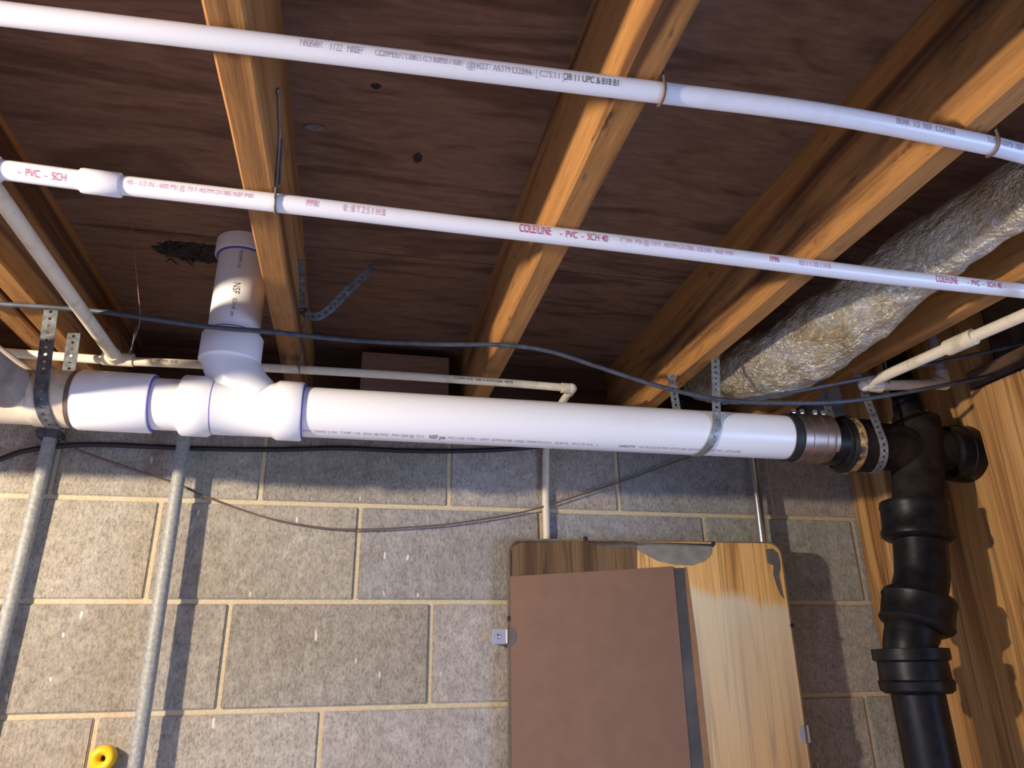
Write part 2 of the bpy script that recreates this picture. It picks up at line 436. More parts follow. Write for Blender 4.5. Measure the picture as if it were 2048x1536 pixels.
# knot and char round the riser hole
def blob(cx, cy, rx, ry, jag, seedv, z=ZC - .0009, n=40):
    random.seed(seedv)
    o = []
    for k in range(n):
        a_ = 2 * math.pi * k / n; q = 1 + random.uniform(-jag, jag)
        o.append((cx + rx * q * math.cos(a_), cy + ry * q * math.sin(a_)))
    return o
c = at(632, 255, 2, ZC)
struct(MB().prism(blob(c.x, c.y, .016, .007, .25, 3), 2, ZC - .002, ZC + .001).build('knot', 'plug', ceil))
c = at(835, 315, 2, ZC)
struct(MB().prism(blob(c.x, c.y, .007, .012, .15, 5), 2, ZC - .0008, ZC + .001).build('knot', 'char', ceil))
c = at(752, 172, 2, ZC)
struct(MB().prism(blob(c.x, c.y, .006, .005, .3, 6), 2, ZC - .0008, ZC + .001).build('knot', 'char', ceil))
c = at(395, 505, 2, ZC)
mb = MB().prism(blob(c.x, c.y, .078, .036, .10, 8, n=60), 2, ZC - .001, ZC + .001)
random.seed(11)
for k in range(34):
    x = c.x + random.uniform(-.06, .06); y = c.y + random.uniform(-.035, .035)
    mb.tube([(x, y, ZC), (x + random.uniform(-.015, .015), y + random.uniform(-.01, .01), ZC - random.uniform(.004, .014))], [.0018, .0006], 5)
struct(mb.build('charred_edge', 'char', ceil))
# right wall: recess behind the stack, and the nearer plank panel with a doorway
XR = 1.268; XP = 1.235; YE = -.43
mb = MB(); mb.box((XR, YE - .02, -1.62), (XR + .03, .0, ZC - .002))
wr = struct(mb.build('wall_right', 'panel'))
mb = MB()
yd0, yd1, zd = -1.16, -1.94, .327
def planks(mb, y0, y1, z0, z1, wd=.14):
    n = max(1, round(abs(y1 - y0) / wd)); 
    for k in range(n):
        a_ = y0 + (y1 - y0) * k / n; b_ = y0 + (y1 - y0) * (k + 1) / n
        lo, hi = min(a_, b_), max(a_, b_)
        mb.box((XP, lo + .0008, z0), (XP + .033, hi - .0008, z1), .0015)
planks(mb, YE, -.80, -1.62, .512)
struct(mb.build('planking', 'panel', wr))
struct(MB().box((XR - .028, -.045, -1.62), (XR, -.004, .515), .002).build('trim_3', 'panel'))
struct(MB().box((XR + .034, -3.19, .47), (XR + .06, .0, ZC - .002)).build('trim_4', 'rim'))
struct(MB().box((XP + .002, -.80, .517), (XR + .03, YE, .556), .002).build('trim_5', 'rim'))
# the mirror hangs turned a little to the left; local coordinates of its face
MA = math.radians(5.4); MP = Vector((.326, -.034, 0)); MN = Vector((-math.sin(MA), -math.cos(MA), 0)); MS = Vector((math.cos(MA), -math.sin(MA), 0))
MT = .009   # slight roll of the hanging mirror
MX = MS * math.cos(MT) - Vector((0, 0, math.sin(MT))); MZ = MS * math.sin(MT) + Vector((0, 0, math.cos(MT)))
def mhit(u, v):
    d = RM @ Vector(((u - 1024) / FPX, -(v - 768) / FPX, -1.0))
    t = (MP - CAM).dot(MN) / d.dot(MN); return CAM + d * t, d
def mloc(u, v):
    h, _ = mhit(u, v); return (h - MP).dot(MX), (h - MP).dot(MZ)
struct(MB().box((-2.2, -3.25, -1.62), (2.6, -3.2, ZC)).build('wall_rear', 'rear'))

# ------------------------------------------------------------------ joists
def joist(xr, label, y0=-3.19, y1=.138, w_=JW, zb=ZJ, dx=0.0, seedv=1):
    mb = MB(); bm = mb.bm
    n = 60; ring = []
    sec = [(-w_, 0, 0), (-w_ + .002, -.002, 0), (-.002, -.002, 0), (0, 0, 0)]
    random.seed(seedv)
    prof = [(xr - w_, ZC), (xr - w_, zb + .003), (xr - w_ + .003, zb), (xr - .003, zb), (xr, zb + .003), (xr, ZC)]
    for i in range(n + 1):
        y = y0 + (y1 - y0) * i / n
        sh = dx * (y1 - y) + .0012 * noise.noise(Vector((y * 3, seedv, 0)))
        ring.append([bm.verts.new((px + sh + .0007 * noise.noise(Vector((y * 25, px * 90, pz * 60 + seedv))), y, pz + (0 if pz == ZC else .0008 * noise.noise(Vector((y * 18, seedv * 3, px * 40)))))) for px, pz in prof])
    for i in range(n):
        for k in range(6): 
            bm.faces.new((ring[i][k], ring[i][(k + 1) % 6], ring[i + 1][(k + 1) % 6], ring[i + 1][k]))
    bm.faces.new(ring[0][::-1]); bm.faces.new(ring[-1])
    o = mb.build('floor_joist', 'joist'); tag(o, label, 'joist', 'floor joists'); return o
joist(XJ1 - 2 * SP, 'floor joist left of the picture beyond the doubled joist', seedv=21)
joist(XJ1 - SP, 'rough orange floor joist at the lower left with a perforated strap nailed to it', seedv=22)
joist(XJ1 - SP - .046, 'second joist doubled up beside the lower left joist', seedv=23)
joist(XJ1, 'narrow floor joist right beside the vertical white riser pipe', seedv=24)
joist(XJ1 + SP, 'bright orange floor joist with dark streaks above the centre', seedv=28)
joist(XJ1 + 2 * SP, 'wide stained floor joist directly left of the foil duct', seedv=29)
joist(1.008, 'dim floor joist on the right side of the foil duct', dx=.045, seedv=30)
a0 = at(722, 740, 1, .06)
tag(MB().box((a0.x, .05, ZJ + .001), (a0.x + .215, .09, .716), .002).build('blocking_board', 'pale_board'), 'paler short board standing on the sill between two joists', 'board')

# ------------------------------------------------------------------ the white drain line
PY, PZ, PR = -.35, .418, .0445
DR = thing('drain_pipe', (-.15, PY, PZ), 'thick white plastic drain pipe with tee and riser running under the joists', 'pipe')
X = (1, 0, 0)
MB().lathe((-.158, PY, PZ), X, [(0, PR), (1.005, PR)], 64).build('long_pipe', 'pvc', DR)
MB().lathe((-.405, PY, PZ), X, [(0, PR - .0003), (.11, PR - .0003)], 64).build('short_pipe', 'pvc', DR)
# coupling at the left
cpx = at(130, 800, 1, PY - .04).x + .006
cpl = MB().lathe((cpx, PY, PZ), X, [(0, PR), (0, .0485), (.004, .0505), (.113, .0505), (.116, .049), (.116, PR)], 64).build('coupling', 'pvc', DR)
MB().lathe((cpx + .1165, PY, PZ), X, [(0, PR + .0002), (0, .0488), (.0012, .0488), (.0012, PR + .0002)], 64, False).build('primer_ring', 'primer', DR)
# sanitary tee: run with a hub each end, sweep branch upwards
tx0 = at(350, 808, 1, PY - .04).x + .003; tx1 = at(598, 822, 1, PY - .04).x + .004
hl = .042
run = MB().lathe((tx0, PY, PZ), X, [(0, PR), (0, .0505), (.003, .0525), (hl, .0525), (hl + .008, .0478), (tx1 - tx0 - hl - .008, .0478), (tx1 - tx0 - hl, .0525), (tx1 - tx0 - .003, .0525), (tx1 - tx0, .0505), (tx1 - tx0, PR)], 64)
rx = -.237
sw = [(rx, PY, .548), (rx + .001, PY, .510), (rx + .006, PY, .492), (rx + .017, PY, .470), (rx + .034, PY, .448), (rx + .055, PY, .428)]
run.tube(spline(sw, 5), [.0505 - .004 * min(1, i / 10) for i in range(26)], 48)
run.build('sanitary_tee', 'pvc', DR)
MB().lathe((rx, PY, .499), (0, 0, 1), [(0, .047), (.004, .0525), (.050, .0525), (.053, .0505), (.053, PR)], 64).build('branch_hub', 'pvc', DR)
for x_, r0, r1 in ((tx1 + .0005, PR, .0495), (tx0 + hl + .0085, .0478, .0482)):
    MB().lathe((x_, PY, PZ), X, [(0, r0 + .0002), (0, r1), (.0012, r1), (.0012, r0 + .0002)], 64, False).build('primer_ring', 'primer', DR)
MB().lathe((rx, PY, .5522), (0, 0, 1), [(0, PR + .0002), (0, .049), (.0022, .049), (.0022, PR + .0002)], 64, False).build('primer_ring', 'primer', DR)
ris = MB().lathe((rx, PY, .52), (0, 0, 1), [(0, PR), (.218, PR)], 64).build('riser_pipe', 'pvc', DR)
zt = .712
MB().lathe((rx, PY, zt), (0, 0, 1), [(0, PR), (0, .0500), (.003, .0515), (.031, .0515)], 64).build('floor_collar', 'pvc', DR)
MB().lathe((rx, PY, zt - .0022), (0, 0, 1), [(0, PR + .0002), (0, .0488), (.0022, .0488), (.0022, PR + .0002)], 64, False).build('primer_ring', 'primer', DR)
# printing on the drain pipe
nl = Vector((0, -math.cos(math.radians(66)), -math.sin(math.radians(66))))
text_on_pipe('printed_text', 'PVC DWV 3 IN  TYPE 110  SCH 40 PVC  PW 260 @ 73 F', .0088, (tx1 + .004, PY, PZ), X, nl, PR, 'ink_grey', DR, .98)
text_on_pipe('printed_logo', 'NSF pw', .015, (at(868, 880, 1, PY - .03).x - .008, PY, PZ), X, nl, PR, 'ink_black', DR, .62)
text_on_pipe('printed_text', 'PVC 1120  TYPE 1  DWV  ASTM D1785  D2665  MADE IN U.S.A.   20 09 18    09 21 09  6 01   2', .0088, (at(898, 884, 1, PY - .03).x, PY, PZ), X, nl, PR, 'ink_grey', DR, .80)
text_on_pipe('printed_text', 'CHARLOTTE', .0088, (at(1242, 897, 1, PY - .03).x, PY, PZ), X, nl, PR, 'ink_black', DR, .66)
text_on_pipe('printed_text', '3 IN  PVC SCH 40  DWV  ASTM D 2665  NSF DWV   PVC 1120  TYPE 1  ASTM D1785', .0088, (at(1282, 900, 1, PY - .03).x, PY, PZ), X, nl, PR, 'ink_grey', DR, .66)
nrs = Vector((.04, -1, 0))
text_on_pipe('printed_text', 'PVC-DWV  3 IN', .0085, (rx, PY, .706), (0, 0, -1), nrs, PR, 'ink_black', DR, .62)
text_on_pipe('printed_logo', 'NSF', .017, (rx, PY, .640), (0, 0, -1), nrs, PR, 'ink_black', DR, .8)
text_on_pipe('printed_text', 'SCH 40  pvc', .0095, (rx, PY, .608), (0, 0, -1), nrs, PR, 'ink_black', DR, .75)
# ------------------------------------------------------------------ older waste pipe at the left
OW = thing('waste_pipe', (cpx - .2, PY, PZ), 'grimy yellowed waste pipe with a wye branch joined left of the white coupling', 'pipe')
MB().lathe((cpx - .75, PY, PZ), X, [(0, .0455), (.755, .0455)], 56).build('old_pipe', 'pvc_old', OW)
MB().lathe((cpx - .062, PY, PZ), X, [(0, .0455), (0, .0475), (.054, .0475), (.055, .0455)], 56).build('hub', 'pvc_old', OW)
MB().lathe((cpx - .008, PY, PZ), X, [(0, .0458), (.002, .0492), (.008, .0486), (.0085, .0458)], 56, False).build('cement_bead', 'wire', OW)
br = spline([(cpx - .070, PY - .006, PZ + .004), (cpx - .102, PY - .050, PZ + .006), (cpx - .128, PY - .140, PZ + .020), (cpx - .138, PY - .270, PZ + .040), (cpx - .142, PY - .46, PZ + .070)], 5)
MB().tube(br, [.026, .030, .033, .035, .036, .037, .038, .039, .040, .041, .042, .043] + [.0445] * (len(br) - 12), 36).build('wye_branch', 'pvc_grey', OW)
q0, q1 = br[9], br[11]
MB().lathe(q0, q1 - q0, [(0, .045), (.002, .050), (.03, .050), (.032, .045)], 40).build('wye_hub', 'pvc_grey', OW)
sp0 = [at(u, v, 1, -.30) for u, v in ((-120, 610), (0, 706), (60, 748), (112, 784))]
tag(MB().tube(spline(sp0, 4), .0105, 24).build('branch_pipe', 'pvc_grey'), 'short grimy grey pipe at the left edge slanting down behind the yellowed waste pipe', 'pipe')
# ------------------------------------------------------------------ shielded coupling
xe = .851
SCp = thing('shielded_coupling', (xe, PY, PZ), 'stainless banded rubber coupling joining white pipe to black iron', 'coupling')
MB().lathe((xe - .012, PY, PZ), X, [(0, .0448), (0, .0470), (.002, .0478), (.094, .0478), (.096, .047), (.096, .0448)], 56).build('rubber_sleeve', 'rubber', SCp)
prof = [(0, .0482)]
for k in range(1, 15):
    prof.append((.070 * k / 15, .0488 + .0006 * (k % 2)))
prof.append((.070, .0482))
MB().lathe((xe + .006, PY, PZ), X, prof, 56, False).build('steel_shield', 'shield', SCp)
for dx_ in (.003, .022, .052, .071):
    cb = MB().lathe((xe + .003 + dx_, PY, PZ), X, [(0, .0490), (0, .0502), (.009, .0502), (.009, .0490)], 56, False).build('clamp_band', 'shield', SCp)
    MB().box((xe + .001 + dx_, PY - .018, PZ + .047), (xe + .012 + dx_, PY + .006, PZ + .058), .002).build('clamp_screw', 'conduit_shiny', cb)
# ------------------------------------------------------------------ cast iron stack
YS = PY
CI = thing('cast_iron_stack', (1.03, YS, -.2), 'black cast iron soil stack with hubs descending at the right', 'pipe')
xh = at(1655, 886, 1, YS).x
MB().lathe((xh - .01, YS, .412), X, [(0, .046), (.03, .047), (.035, .052), (.05, .056), (.052, .058)], 48).build('spigot', 'iron', CI)
xl = at(1680, 889, 1, YS).x
tag(MB().lathe((xl, YS, .409), X, [(.003, .0560), (.004, .0590), (.010, .0610), (.019, .0600), (.022, .056)], 48, False).build('hub_lip', 'iron_lip', CI), 'gold brown flaking hub lip')
MB().lathe((xl - .004, YS, .409), X, [(0, .047), (.0005, .054), (.006, .0592), (.009, .058)], 48).build('hub_face', 'iron', CI)
MB().lathe((xl + .02, YS, .409), X, [(0, .056), (.045, .055), (.055, .051), (.09, .049), (.12, .047)], 48).build('side_hub', 'iron_dusty', CI)
# tee body
T0, T1 = Vector((1.165, YS, .475)), Vector((1.122, YS, .290))
tb = MB().tube([T0, T0.lerp(T1, .3), T0.lerp(T1, .6), T1], [.046, .052, .050, .047], 48)
tb.tube([(xl + .09, YS, .41), (1.10, YS, .408), (1.145, YS, .405)], [.049, .050, .046], 40)
tb.tube([(1.14, YS, .410), (1.19, YS, .408), (1.30, YS, .40)], .046, 40)
tb.build('tee_body', 'iron_dusty', CI)
MB().lathe((1.212, YS, .402), X, [(0, .047), (.003, .057), (.028, .059), (.03, .061), (.06, .061)], 48).build('right_hub', 'iron', CI)
MB().tube([(1.150, YS, .44), (1.150, YS, .52), (1.145, YS, .60), (1.145, YS, .735)], [.036, .027, .026, .026], 32).build('vent_pipe', 'iron', CI)
H1 = Vector((1.113, YS, .292))
MB().lathe(H1, (-.10, 0, -1), [(0, .050), (.001, .064), (.012, .066), (.016, .064), (.054, .0645), (.060, .068), (.070, .067), (.076, .060), (.078, .050)], 48).build('hub', 'iron', CI)
el = spline([(1.108, YS, .235), (1.103, YS, .190), (1.094, YS, .145), (1.072, YS, .100), (1.062, YS, .078)], 6)
MB().tube(el, .049, 48).build('elbow', 'iron', CI)
MB().lathe((1.079, YS, .110), (-.36, 0, -1), [(0, .050), (.001, .0625), (.010, .0665), (.015, .0645), (.048, .0635), (.056, .066), (.062, .062), (.070, .049)], 48).build('hub', 'iron', CI)
el2 = spline([(1.058, YS, .062), (1.040, YS, .030), (1.033, YS, .0), (1.032, YS, -.035)], 6)
MB().tube(el2, [.048] * 5 + [.0465] * (len(el2) - 5), 48).build('lower_elbow', 'iron', CI)
MB().lathe((1.033, YS, .014), (0, 0, -1), [(0, .048), (.001, .0665), (.020, .0665), (.024, .060), (.054, .061), (.058, .0645), (.072, .063), (.078, .056), (.079, .046)], 48).build('hub', 'iron', CI)
MB().lathe((1.032, YS, -.05), (0, 0, -1), [(0, .0455), (1.55, .0455)], 48).build('lower_pipe', 'iron', CI)
# ------------------------------------------------------------------ supply pipes under the joists
r1 = .0108; zp = ZJ - .0115
P1 = [at(u, v, 2, ZJ - .0115) for u, v in ((-260, -6), (0, 27), (350, 68), (700, 110), (1300, 183), (1650, 228), (1941, 283), (2048, 308), (2300, 372))]
TP = thing('supply_pipe', P1[3], 'thin white water pipe highest in the picture, crossing under all joists', 'pipe')
MB().tube(spline(P1, 6), r1, 28).build('pipe_length', 'pvc_small', TP)
S1 = spline(P1, 6)
print_along(S1, 602, 'NEAR', .0100, 14, r1, 'ink_grey', TP, .72)
print_along(S1, 660, '1 2   NSF', .0100, 18, r1, 'ink_grey', TP, .78)
print_along(S1, 750, 'COPPER TUBE 1/2 100PSI 180F', .0080, 20, r1, 'ink_grey', TP, .80)
print_along(S1, 930, '@HOT  ASTM D2846  [ CTS 11 ]', .0088, 24, r1, 'ink_grey', TP, .80)
print_along(S1, 1122, 'DR 11 UPC & 818 81', .0092, 24, r1, 'ink_black', TP, .72)
print_along(S1, 1778, 'BEAR  1/2  NSF  COPPER', .0095, 14, r1, 'ink_grey', TP, .78)
print_along(S1, 1958, 'TUBE 100PSI 180F @ HOT', .0088, 18, r1, 'ink_grey', TP, .8)
r2 = .0120; zq = ZJ - .0128
P2 = [at(u, v, 2, zq) for u, v in ((-120, 325), (0, 339), (205, 366), (545, 405), (900, 447), (1300, 494), (1740, 549), (2000, 577), (2300, 610))]
SPp = thing('supply_pipe', P2[3], 'thin white water pipe with crimson printing and a coupling, second from the top', 'pipe')
MB().tube(spline(P2, 6), r2, 28).build('pipe_length', 'pvc_small', SPp)
c0 = at(163, 361, 2, zq); c1 = at(243, 371, 2, zq)
MB().lathe(c0, c1 - c0, [(0, r2), (0, .0145), (.003, .0152), ((c1 - c0).length - .001, .0152), ((c1 - c0).length, .0145), ((c1 - c0).length, r2)], 36).build('coupling', 'pvc_small', SPp)
S2 = spline(P2, 6)
print_along(S2, -68, 'COLE/LINE', .0150, 30, r2, 'ink_red', SPp, .52)
print_along(S2, 44, '-  PVC  -  SCH', .0120, 32, r2, 'ink_red', SPp, .70)
print_along(S2, 258, '40 - 1/2 IN - 600 PSI @ 73 F ASTM D1785 NSF PW', .0085, 12, r2, 'ink_pink', SPp, .80)
print_along(S2, 612, 'PPRI', .0120, 12, r2, 'ink_pink', SPp, .7)
print_along(S2, 686, '0 : 8 T 2 S 1 H B', .0125, 16, r2, 'ink_pink', SPp, .62)
print_along(S2, 1034, 'COLE/LINE', .0165, 10, r2, 'ink_red', SPp, .56)
print_along(S2, 1114, '-  PVC  -  SCH 40', .0132, 16, r2, 'ink_red', SPp, .72)
print_along(S2, 1232, "1'' IN  PSI @ 73 F  ASTM D1785  D2241  NSF PW", .0092, 10, r2, 'ink_pink', SPp, .92)
print_along(S2, 1530, 'FPRI', .0115, 12, r2, 'ink_red', SPp, .75)
print_along(S2, 1588, '0:2 1 1 3:S 1 H B', .0115, 12, r2, 'ink_pink', SPp, .68)
print_along(S2, 1860, 'COLE/LINE', .0165, 10, r2, 'ink_red', SPp, .50)
print_along(S2, 1922, '-  PVC  -  SCH 40  -', .0125, 14, r2, 'ink_red', SPp, .70)
# branch that runs from it towards the wall, tee, and the back line
xb = -.4565; yb = -.25; zb = .5345
tp2 = P2[1].lerp(P2[0], .2)
MB().lathe(Vector((xb - .022, tp2.y, zq)), X, [(0, r2), (0, .0152), (.044, .0152), (.044, r2)], 32).build('tee_fitting', 'pvc_small', SPp)
BB = thing('branch_pipe', (xb, yb, zb), 'cream water pipe slanting from the left edge down to a tee near the wall', 'pipe')
MB().tube([(xb, tp2.y + .016, zq), (xb, -.55, .542), (xb + .003, yb - .016, zb)], .0108, 28).build('slanting_pipe', 'pvc_cream', BB)
MB().lathe((xb - .020, yb, zb), X, [(0, .0095), (0, .0125), (.052, .0125), (.052, .0095)], 28).build('tee_fitting', 'pvc_cream', BB)
MB().lathe((xb + .003, yb - .024, zb), (0, 1, 0), [(0, .0108), (0, .0125), (.024, .0125)], 28).build('tee_socket', 'pvc_cream', BB)
BL = thing('branch_pipe', (0, yb, zb), 'long thin cream pipe just above the thick white drain, ending in an elbow', 'pipe')
e0 = at(1143, 777, 1, yb)
bl = [at(u, v, 1, yb) for u, v in ((-160, 692), (20, 706), (225, 721))]
MB().tube(bl, .0083, 24).build('left_length', 'pvc_cream', BL)
bl2 = [at(u, v, 1, yb) for u, v in ((262, 723), (380, 728), (700, 745), (1000, 765), (1125, 775))]
MB().tube(spline(bl2, 4), .0083, 24).build('long_length', 'pvc_cream', BL)
MB().tube([e0 - Vector((.022, 0, 0)), e0 - Vector((.006, 0, 0)), e0, e0 + Vector((0, .006, 0)), e0 + Vector((0, .020, -.001))], [.0108, .0108, .011, .0108, .0108], 24).sphere(e0, .0112, 20).build('elbow', 'pvc_cream', BL)
vx = at(1091, 985, 1, -.012)
d0 = e0 + Vector((0, .02, -.001)); d1 = Vector((vx.x + .008, -.016, e0.z - .006))
MB().tube([d0, d1], .0083, 24).build('wall_run', 'pvc_cream', BL)
MB().tube([d1 + Vector((0, -.008, 0)), d1, d1 + Vector((0, 0, -.012)), (vx.x + .003, -.013, .45), (vx.x, -.012, vx.z), (vx.x - .001, -.012, .2), (vx.x - .002, -.012, -1.2)], .0083, 24).build('drop_pipe', 'pvc_cream', BL)
text_on_pipe('printed_text', '1/2 CPVC 4120 - SDR 11 ASTM D2846 100 PSI', .0075, at(905, 758, 1, yb), at(1125, 775, 1, yb) - at(905, 758, 1, yb), nrm(5), .0083, 'ink_black', BL, .85)
text_on_pipe('printed_text', '1/2 CPVC 4120', .0075, at(310, 724, 1, yb), at(400, 729, 1, yb) - at(310, 724, 1, yb), nrm(5), .0083, 'ink_black', BL, .85)
# pipe at the upper right
zr = .508
RP = thing('branch_pipe', at(1735, 770, 2, zr), 'cream water pipe at the right, coming towards the viewer above the black stack', 'pipe')
rp = [at(u, v, 2, zr) for u, v in ((1742, 764), (1800, 738), (1900, 694), (2048, 630), (2400, 478))]
MB().tube(spline(rp, 4), .0100, 28).build('long_length', 'pvc_cream', RP)
c0 = at(1893, 697, 2, zr); c1 = at(1948, 673, 2, zr)
MB().lathe(c0, c1 - c0, [(0, .0105), (0, .0135), (.003, .0142), ((c1 - c0).length, .0142), ((c1 - c0).length, .0105)], 30).build('coupling', 'pvc_cream', RP)
ee = at(1730, 770, 2, zr - .002); yy = ee.y
ef = at(1888, 768, 1, yy)
MB().tube([at(1752, 762, 2, zr), at(1738, 768, 2, zr), ee, ee + Vector((.012, 0, 0)), ee + Vector((.035, 0, -.001))], .0128, 26).sphere(ee, .0130, 20).build('elbow', 'pvc_cream', RP)
MB().tube([ee + Vector((.02, 0, 0)), ef], .0103, 26).build('cross_length', 'pvc_old', RP)
MB().tube([ef - Vector((.022, 0, 0)), ef - Vector((.004, 0, 0)), ef + Vector((0, 0, .004)), ef + Vector((0, 0, .028))], .0128, 24).sphere(ef, .0130, 20).build('elbow', 'pvc_old', RP)
MB().tube([ef + Vector((0, 0, .02)), Vector((ef.x, ef.y, ZC - .001))], .0103, 24).build('upright_length', 'pvc_grey', RP)

# ------------------------------------------------------------------ conduits on the wall
def conduit(top, bot, r, mat, label, ztop):
    top = Vector(top); bot = Vector(bot); d = (bot - top) / (bot.z - top.z)
    a_ = top + d * (ztop - top.z); b_ = top + d * (-1.619 - top.z)
    o = MB().tube([a_, b_], r, 28).build('conduit', mat); tag(o, label, 'conduit', 'metal conduits'); return o
yc = -.055
conduit(at(100, 880, 1, -.026), at(8, 1260, 1, -.026), .0128, 'conduit', 'grey galvanised conduit nearest the left edge, passing under the perforated strap', .527)
conduit(at(368, 880, 1, yc), at(271, 1530, 1, yc), .0130, 'conduit', 'grey galvanised conduit below the tee, throwing a sharp shadow to its right', .527)
conduit(at(1506, 922, 1, -.04), at(1526, 1085, 1, -.04), .0112, 'conduit_shiny', 'bright shiny conduit running down behind the right side of the mirror', .527)
mb = MB()
for u, v, d_ in ((100, 868, 0), ):
    q = at(u, v, 1, -.026)
    mb.box((q.x - .022, -.043, q.z - .010), (q.x + .022, -.005, q.z + .008), .003)
tag(mb.build('conduit_clip', 'strap_dark'), 'dull metal clip holding the leftmost conduit to the blocks', 'clip')

# ------------------------------------------------------------------ cables
def cable(name, uvy, r, mat, label, cat='cable', group=None, n=8):
    pts = [at(u, v, 1, y) for u, v, y in uvy]
    o = MB().tube(spline(pts, n), r, 14).build(name, mat); tag(o, label, cat, group); return o
cable('electric_cable', [(-60, 606, -.412), (0, 608, -.411), (180, 621, -.406), (300, 637, -.42), (430, 655, -.435), (545, 664, -.43), (700, 680, -.41), (880, 689, -.405), (1005, 690, -.402), (1100, 703, -.41), (1200, 735, -.42), (1320, 773, -.43), (1440, 799, -.44), (1560, 806, -.45), (1700, 802, -.46), (1880, 772, -.48), (2048, 735, -.50), (2300, 665, -.54)], .0042, 'cable_dusty', 'long black cable sagging in front of the riser, from left edge to right edge')
cable('electric_cable', [(1446, 806, -.425), (1520, 795, -.43), (1620, 778, -.45), (1730, 756, -.475), (1880, 724, -.50), (2048, 688, -.55), (2300, 636, -.60)], .0036, 'cable_dusty', 'shorter black cable splitting off upward to the right below the foil duct')
cable('thick_cable', [(-200, 1000, -.03), (-60, 945, -.03), (0, 919, -.03), (50, 902, -.025), (120, 892, -.02), (200, 889, -.02), (300, 893, -.02), (400, 897, -.02), (550, 899, -.02), (680, 896, -.02), (800, 901, -.02), (920, 902, -.02), (1020, 898, -.022), (1080, 893, -.022), (1180, 886, -.025), (1300, 880, -.025), (1350, 850, -.022), (1362, 800, -.020)], .0055, 'cable_thick', 'thick black cable drooping along the block wall just under the drain pipe')
cable('thin_wire', [(112, 872, -.03), (150, 897, -.018), (250, 933, -.016), (350, 967, -.016), (430, 1001, -.016), (540, 1037, -.016), (640, 1055, -.016), (712, 1059, -.016), (800, 1056, -.016), (900, 1048, -.016), (1000, 1033, -.016), (1070, 1018, -.016), (1160, 990, -.016), (1260, 957, -.016), (1350, 924, -.018), (1420, 900, -.03), (1500, 872, -.04)], .0019, 'wire', 'thin brown wire sagging across the block wall in a wide curve', 'wire')
s = at(1005, 690, 2, ZJ - .001)
tag(MB().tube([(s.x - .001, s.y - .008, ZJ), (s.x, s.y - .008, ZJ - .010), (s.x, s.y + .008, ZJ - .010), (s.x - .001, s.y + .008, ZJ)], .0010, 8).build('cable_staple', 'conduit_shiny'), 'small bright staple pinning the black cable under the streaked joist', 'staple')

# ------------------------------------------------------------------ perforated straps
def hang(name, label, xt, xb_, yt, zt_, mat, cy, cz, cr, xback, zback, width=.019, skew=0.0, yback=None):
    """strap from a joist down the front of a pipe, round underneath and up behind"""
    path = [Vector((xt, yt, zt_))]
    rr = cr + .0018
    n = 26
    a0_ = math.pi; a1_ = 2 * math.pi
    xs = lambda f: xt + (xb_ - xt) * f
    tot = (zt_ - cz)
    for k in range(1, 5): path.append(Vector((xt + (xb_ - xt) * .5 * k / 5, yt + ((cy - rr) - yt) * k / 5, zt_ - (zt_ - cz) * k / 5)))
    for k in range(n + 1):
        a_ = a0_ + (a1_ - a0_) * k / n
        f = k / n
        x = (xt + (xb_ - xt) * .5) + (xb_ - (xt + (xb_ - xt) * .5)) * min(1, f * 2) if f <= .5 else xb_ + (xback - xb_) * (f - .5)
        path.append(Vector((x, cy + rr * math.cos(a_), cz + rr * math.sin(a_))))
    yb_ = yback if yback is not None else cy + rr
    xl_ = path[-1].x
    for k in range(1, 6): path.append(Vector((xl_ + (xback - xl_) * k / 5, cy + rr + (yb_ - cy - rr) * k / 5, cz + (zback - cz) * k / 5)))
    wd = []
    for i, q in enumerate(path):
        t_ = (path[min(i + 1, len(path) - 1)] - path[max(i - 1, 0)]).normalized()
        w_ = Vector((1, 0, 0)) - t_ * t_.x; wd.append(w_.normalized())
    o = strap(name, path, wd, mat, width=width)
    tag(o, label, 'strap', 'perforated pipe straps'); return o
q = at(100, 640, 1, -.40)
hang('pipe_strap', 'dark perforated strap wrapped round the yellowed pipe left of the white coupling', q.x, at(96, 852, 1, -.37).x, -.405, .556, 'strap_dark', PY, PZ, .0478, at(140, 700, 1, -.30).x, .57, .021)
q = at(1458, 700, 1, -.39)
hang('pipe_strap', 'grey perforated strap hanging from the stained joist round the white drain pipe', .690, at(1405, 905, 1, -.37).x, -.39, .60, 'strap', PY, PZ, PR, .628, .562, .0175)
q = at(1716, 745, 1, -.39)
hang('pipe_strap', 'perforated strap looped round the black iron hub, brightest at its middle', 1.008, 1.035, -.385, .575, 'strap', YS, .409, .0545, .985, .60, .0185)
# loose end of strap curling under the plywood
l0 = at(590, 590, 0, XJ1 + .002)
lp = spline([(XJ1 + .003, l0.y, .66), (XJ1 + .004, -.365, .625), (XJ1 + .012, -.362, .606), (XJ1 + .034, -.362, .600), (XJ1 + .056, -.362, .618), (XJ1 + .085, -.368, .655), (XJ1 + .115, -.372, .690), (XJ1 + .135, -.375, .720)], 6)
wd = []
for i, q in enumerate(lp):
    t_ = (lp[min(i + 1, len(lp) - 1)] - lp[max(i - 1, 0)]).normalized()
    w_ = t_.cross(Vector((-.1, 1.2, .62))).normalized(); wd.append(w_)
tag(strap('loose_strap', lp, wd, 'strap_dark', width=.015), 'loose perforated strap end curling away from the narrow joist under the plywood', 'strap')
